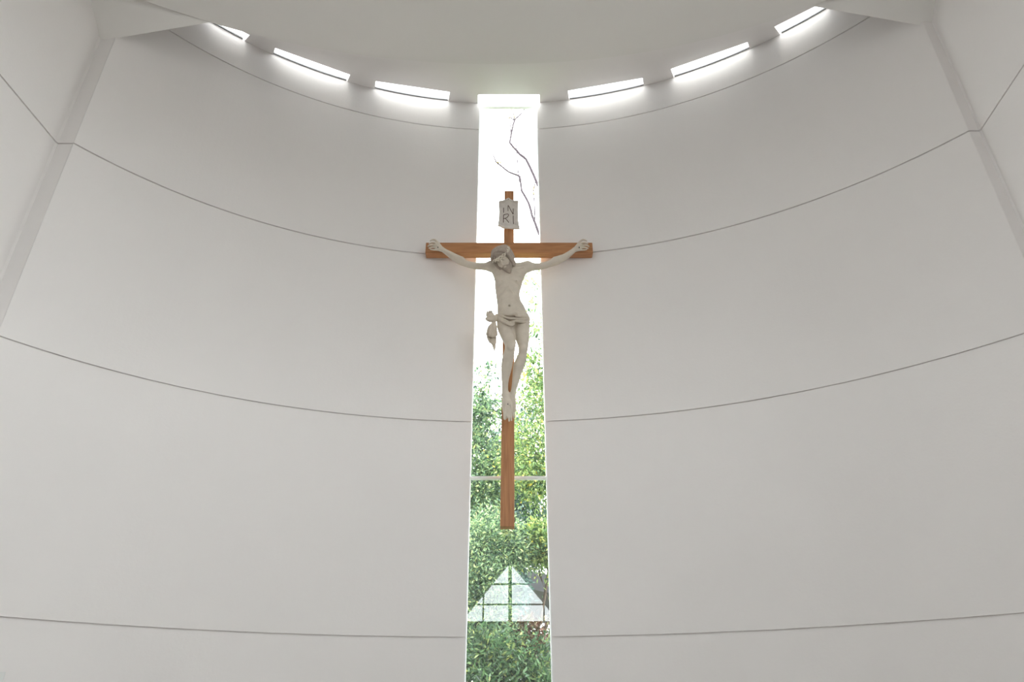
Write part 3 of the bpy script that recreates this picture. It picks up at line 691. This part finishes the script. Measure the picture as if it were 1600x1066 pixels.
wrap([(768.8, 533, 6.64, 1.9), (770.9, 541, 6.635, 1.7), (772.6, 549.0, 6.63, .6)], .002)
wrap([(772.8, 534, 6.64, 1.9), (773.6, 541, 6.635, 1.4), (773.0, 548, 6.63, .5)], .002)
V, Fq = Lf.mesh(1); npobj('loincloth', V, Fq, M_CLOTH, fig)
for px, py, Y in ((684.3, 387.2, 6.745), (905.0, 387.4, 6.745), (793.6, 632.3, 6.655)):
    p = at(px, py, Y); m = MB(); m.tube([p+np.array([0, .06, 0]), p+np.array([0, -.004, 0]), p+np.array([0, -.006, 0]), p+np.array([0, -.014, 0])], [.004, .004, .0065, .0055], 8)
    m.build('nail', M_NAIL, fig, True)

# ------------------------------------------------------------------ garden outside the window
m = MB(); m.box((-14, 7.3, -.3), (14, 26, -.02)); tag(m.build('garden_ground', M_GROUND), kind='structure')
def leaves(blobs, seed, size, droop=.35, slim=.38):
    """blobs: (centre, (rx,ry,rz), count). Folded leaf blades scattered through the crown."""
    rg = np.random.default_rng(seed); Vs = []
    for c, r, n in blobs:
        c = np.array(c); r = np.array(r, float)
        d = rg.normal(size=(n, 3)); d /= np.linalg.norm(d, axis=1)[:, None]
        rad = rg.random(n)**.45; nc = max(4, n//60)                   # gather the leaves into sprays
        d2 = rg.normal(size=(nc, 3)); d2 /= np.linalg.norm(d2, axis=1)[:, None]
        cc = d2*(rg.random(nc)**.4)[:, None]*r
        pick = rg.integers(0, nc, n); p = c+np.where((rg.random(n) < .8)[:, None], cc[pick]+rg.normal(size=(n, 3))*.13*r.mean()**.5, d*rad[:, None]*r)
        sd = d2[pick]*.8+rg.normal(size=(n, 3))*.75; sd[:, 2] -= droop; sd /= np.linalg.norm(sd, axis=1)[:, None]
        o = rg.normal(size=(n, 3)); sdw = np.cross(sd, o); sdw /= np.linalg.norm(sdw, axis=1)[:, None]; up = np.cross(sdw, sd)
        L = size*(1.6 if n < 1000 else 1.0)*(.55+.8*rg.random(n))[:, None]; W = L*slim*.5
        a = p; b = p+sd*L; m1 = p+sd*L*.45+sdw*W+up*W*.45; m2 = p+sd*L*.45-sdw*W+up*W*.45
        Vs.append(np.stack([a, m1, b, m2], 1).reshape(-1, 3))
    V = np.concatenate(Vs); n = len(V)//4; q = np.arange(n)*4
    F = np.concatenate([np.stack([q, q+1, q+2], 1), np.stack([q, q+2, q+3], 1)]); return V, F
def pb(px, py, Y, r, n, fy=.8):
    return (at(px, py, Y), (r, r*fy, r), int(n*1.35) if n > 1000 else n)
def tree(name, label, cat, base, blobs, lm, size, seed, trunk_r=.06, droop=.35, slim=.38, group=None):
    root = empty(name, base); tag(root, label, cat, group)
    V, F = leaves(blobs, seed, size, droop, slim); npobj('foliage', V, F, lm, root)
    m = MB(); rg = random.Random(seed); b0 = np.array(base, float)
    top = max((b[0] for b in blobs), key=lambda c: c[2]); fork = b0+(np.array([top[0], top[1], b0[2]])-b0)*.3; fork[2] = b0[2]+(top[2]-b0[2])*.35
    m.tube([b0, (b0+fork)/2+np.array([.04, .02, 0]), fork], [trunk_r, trunk_r*.85, trunk_r*.7], 8)
    for c, r, n_l in blobs:
        c = np.array(c, float)
        mid = (fork+c)/2+np.array([rg.uniform(-.15, .15), rg.uniform(-.1, .1), .1]); m.tube([fork, mid, c, c+np.array([rg.uniform(-.4, .4)*r[0], 0, r[2]*.6])], [trunk_r*.4, trunk_r*.3*min(1, .15+n_l/3000), trunk_r*.12*min(1, .15+n_l/3000), .003], 6)
        for _ in range(6):
            e = c+np.array([rg.uniform(-.8, .8)*r[0], rg.uniform(-.8, .8)*r[1], rg.uniform(-.7, .8)*r[2]]); m.tube([c*.6+mid*.4, (c+e)/2+np.array([0, 0, .05]), e], [trunk_r*.2*min(1, .15+n_l/3000), trunk_r*.12*min(1, .15+n_l/3000), .002], 5)
    m.build('trunk', M_BARK, root, True)
    return root
tree('leafy_tree', 'light green leafy tree rising highest on the right, seen through the narrow window', 'tree', (1.6, 10.4, 0),
     [pb(858, 640, 10, .62, 3300), pb(885, 560, 10, .5, 2300), pb(842, 505, 10, .36, 430), pb(850, 455, 10.1, .36, 230), pb(930, 640, 10.6, .9, 6000), pb(845, 725, 9.9, .62, 6500), pb(960, 760, 10.4, 1.0, 8000), pb(835, 585, 10, .36, 620)],
     L_BRIGHT, .06, 3)
tree('broadleaf_tree', 'mid green tree left of the cross post, tops fading into the white sky', 'tree', (-1.5, 10.9, 0),
     [pb(745, 640, 10.5, .45, 900), pb(750, 590, 10.5, .30, 240), pb(690, 680, 10.7, .75, 3500), pb(762, 715, 10.4, .52, 3000), pb(740, 770, 10.4, .65, 6500), pb(640, 740, 10.8, 1.1, 8000), pb(765, 640, 10.6, .35, 420)],
     L_MID, .058, 4)
tree('evergreen_tree', 'dark bluish green tree standing behind the lighter trees', 'tree', (.3, 13.4, 0),
     [pb(795, 745, 13, .7, 3800), pb(825, 665, 13, .6, 1300), pb(760, 670, 13, .5, 700), pb(690, 810, 13.2, 1.4, 8000), pb(785, 810, 13, .75, 6500), pb(930, 740, 13.3, 1.1, 7000), pb(700, 930, 13.2, 1.2, 8000), pb(865, 838, 13, .50, 4200), pb(820, 850, 13.2, .4, 1800), pb(792, 890, 12.9, .34, 3000), pb(792, 930, 12.9, .34, 2400), pb(660, 950, 13.2, 1.6, 7000)],
     L_BLUE, .085, 5, .10)
tree('garden_shrub', 'bright green bushy shrub just outside the glass behind the foot of the cross', 'shrub', (-.4, 9.2, 0),
     [pb(765, 850, 9.1, .42, 5200), pb(735, 905, 9.0, .45, 6000), pb(800, 860, 9.3, .28, 2600), pb(700, 930, 9.2, .7, 7000), pb(750, 965, 9.1, .45, 5000), pb(745, 1010, 9, .45, 4500)],
     L_MID, .055, 6, .03, .1, .3)
tree('flowering_shrub', 'yellow green shrub with a few golden leaves on the right behind the post foot', 'shrub', (.8, 9.6, 0),
     [pb(852, 848, 9.5, .33, 4200), pb(925, 850, 9.6, .65, 6000), pb(828, 856, 9.6, .18, 1200)],
     L_BRIGHT, .065, 7, .03, .2, .34)
tree('hedge', 'dense dark green hedge along the bottom of the window', 'hedge', (0, 8.7, 0),
     [((x, 8.75+.1*math.sin(x*5), z), (.5, .38, .42), 3600) for x in (-2.2, -1.5, -.85, -.3, .2) for z in (.9, 1.6, 2.2)]+[((x, 8.9, z), (.5, .38, .35), 3200) for x in (.9, 1.6, 2.3) for z in (.8, 1.5)]+[((.42, 8.8, 1.9), (.30, .3, .30), 1600)],
     L_DEEP, .07, 8, .03, .1, .33)
tree('copper_shrub', 'reddish brown leaved shrub showing low in the window at the right', 'shrub', (.45, 9.3, 0),
     [pb(822, 1000, 9.3, .26, 1900), pb(800, 1015, 9.25, .25, 1500), pb(835, 1030, 9.3, .2, 900)], L_RED, .07, 9, .02)
# bare flowering tree: thin branches against the sky
bt = empty('bare_tree', (2.2, 11, 0)); tag(bt, 'thin bare branches of a tree crossing the white sky above the cross', 'tree')
m = MB(); BY = 11.0
def br(pts, r0, r1):
    P = []
    for i in range(len(pts)-1):
        for t in (0, .5): 
            x = pts[i][0]*(1-t)+pts[i+1][0]*t+(.5 if t else 0)*math.sin(i*7); y = pts[i][1]*(1-t)+pts[i+1][1]*t; P.append(at(x, y, BY))
    P.append(at(*pts[-1], BY)); n = len(P); m.tube(P, [r0+(r1-r0)*i/(n-1) for i in range(n)], 6)
br([(845, 300), (834.8, 276), (822, 249), (812, 241), (802, 230), (796.5, 223), (800.3, 203), (804, 188), (814, 178), (823, 167)], .030, .016)
br([(804, 188), (798, 184), (795.4, 183.5)], .015, .012); br([(804, 188), (802.5, 180), (801.5, 172)], .014, .011)
br([(798.5, 208), (797.5, 196), (796, 185)], .013, .011)
br([(855, 395), (841, 362.5), (831, 336), (826, 317.5), (815, 298), (812.3, 276), (807.8, 273.6), (795.4, 269), (784, 260), (775, 253), (770, 241)], .030, .013)
br([(812, 285), (809, 265), (808, 246), (805.5, 220)], .014, .011)
br([(836, 345), (835, 318), (833, 300), (836, 285)], .013, .011)
p0 = at(855, 395, BY); p1 = at(845, 300, BY)
m.tube([(2.2, 11, 0), (2.1, 11.02, 3.5), (1.7, 11, 6.5), (1.0, 11, 8.2), p0], [.10, .085, .06, .04, .030], 8)
m.tube([(1.7, 11, 6.5), (1.35, 11, 9.0), (.9, 11, 10.1), p1], [.05, .035, .034, .030], 8)
m.build('branches', M_TWIG, bt, True)
m = MB(); rg = random.Random(5)
for (x, y) in ((773, 253), (777, 252.5), (781, 253), (795, 183), (797.5, 184), (802, 182), (805, 183), (801, 173), (833, 296), (835, 302), (834, 290), (779, 255)):
    c = at(x, y, BY)
    for _ in range(5):
        d = np.array([rg.gauss(0, 1), rg.gauss(0, 1), rg.gauss(0, 1)]); d /= np.linalg.norm(d); e = np.cross(d, [.3, .5, .8]); e /= np.linalg.norm(e)
        m.add([c, c+d*.025+e*.018, c+d*.055, c+d*.025-e*.018], [(0, 1, 2), (0, 2, 3)])
m.build('blossom', M_PETAL, bt)
# neighbouring house: grey pitched roof
hs = empty('house', (3.6, 17.5, 0)); tag(hs, 'low neighbouring house with a grey sloping roof beyond the shrubs at right', 'building')
m = MB(); m.box((.55, 16.2, 0), (7, 20, 3.35)); m.build('wall', M_HOUSE, hs)
m = MB(); m.prism_y([(.20, 4.30), (.27, 4.66), (7.6, 3.0), (7.6, 2.65)], 15.7, 20.4); m.prism_y([(.20, 4.30), (.27, 4.66), (-3.6, 3.2), (-3.6, 2.9)], 17.7, 20.4); m.build('roof', M_ROOFM, hs)
m = MB(); m.box((.62, 16.14, 2.7), (.95, 16.2, 3.15)); m.build('window', M_FRAME, hs)
m = MB(); m.box((.3, 14.6, 0), (2.2, 15.0, 2.05)); gw = m.build('garden_wall', M_HOUSE); tag(gw, 'low grey garden wall glimpsed at the bottom right of the window', 'wall')
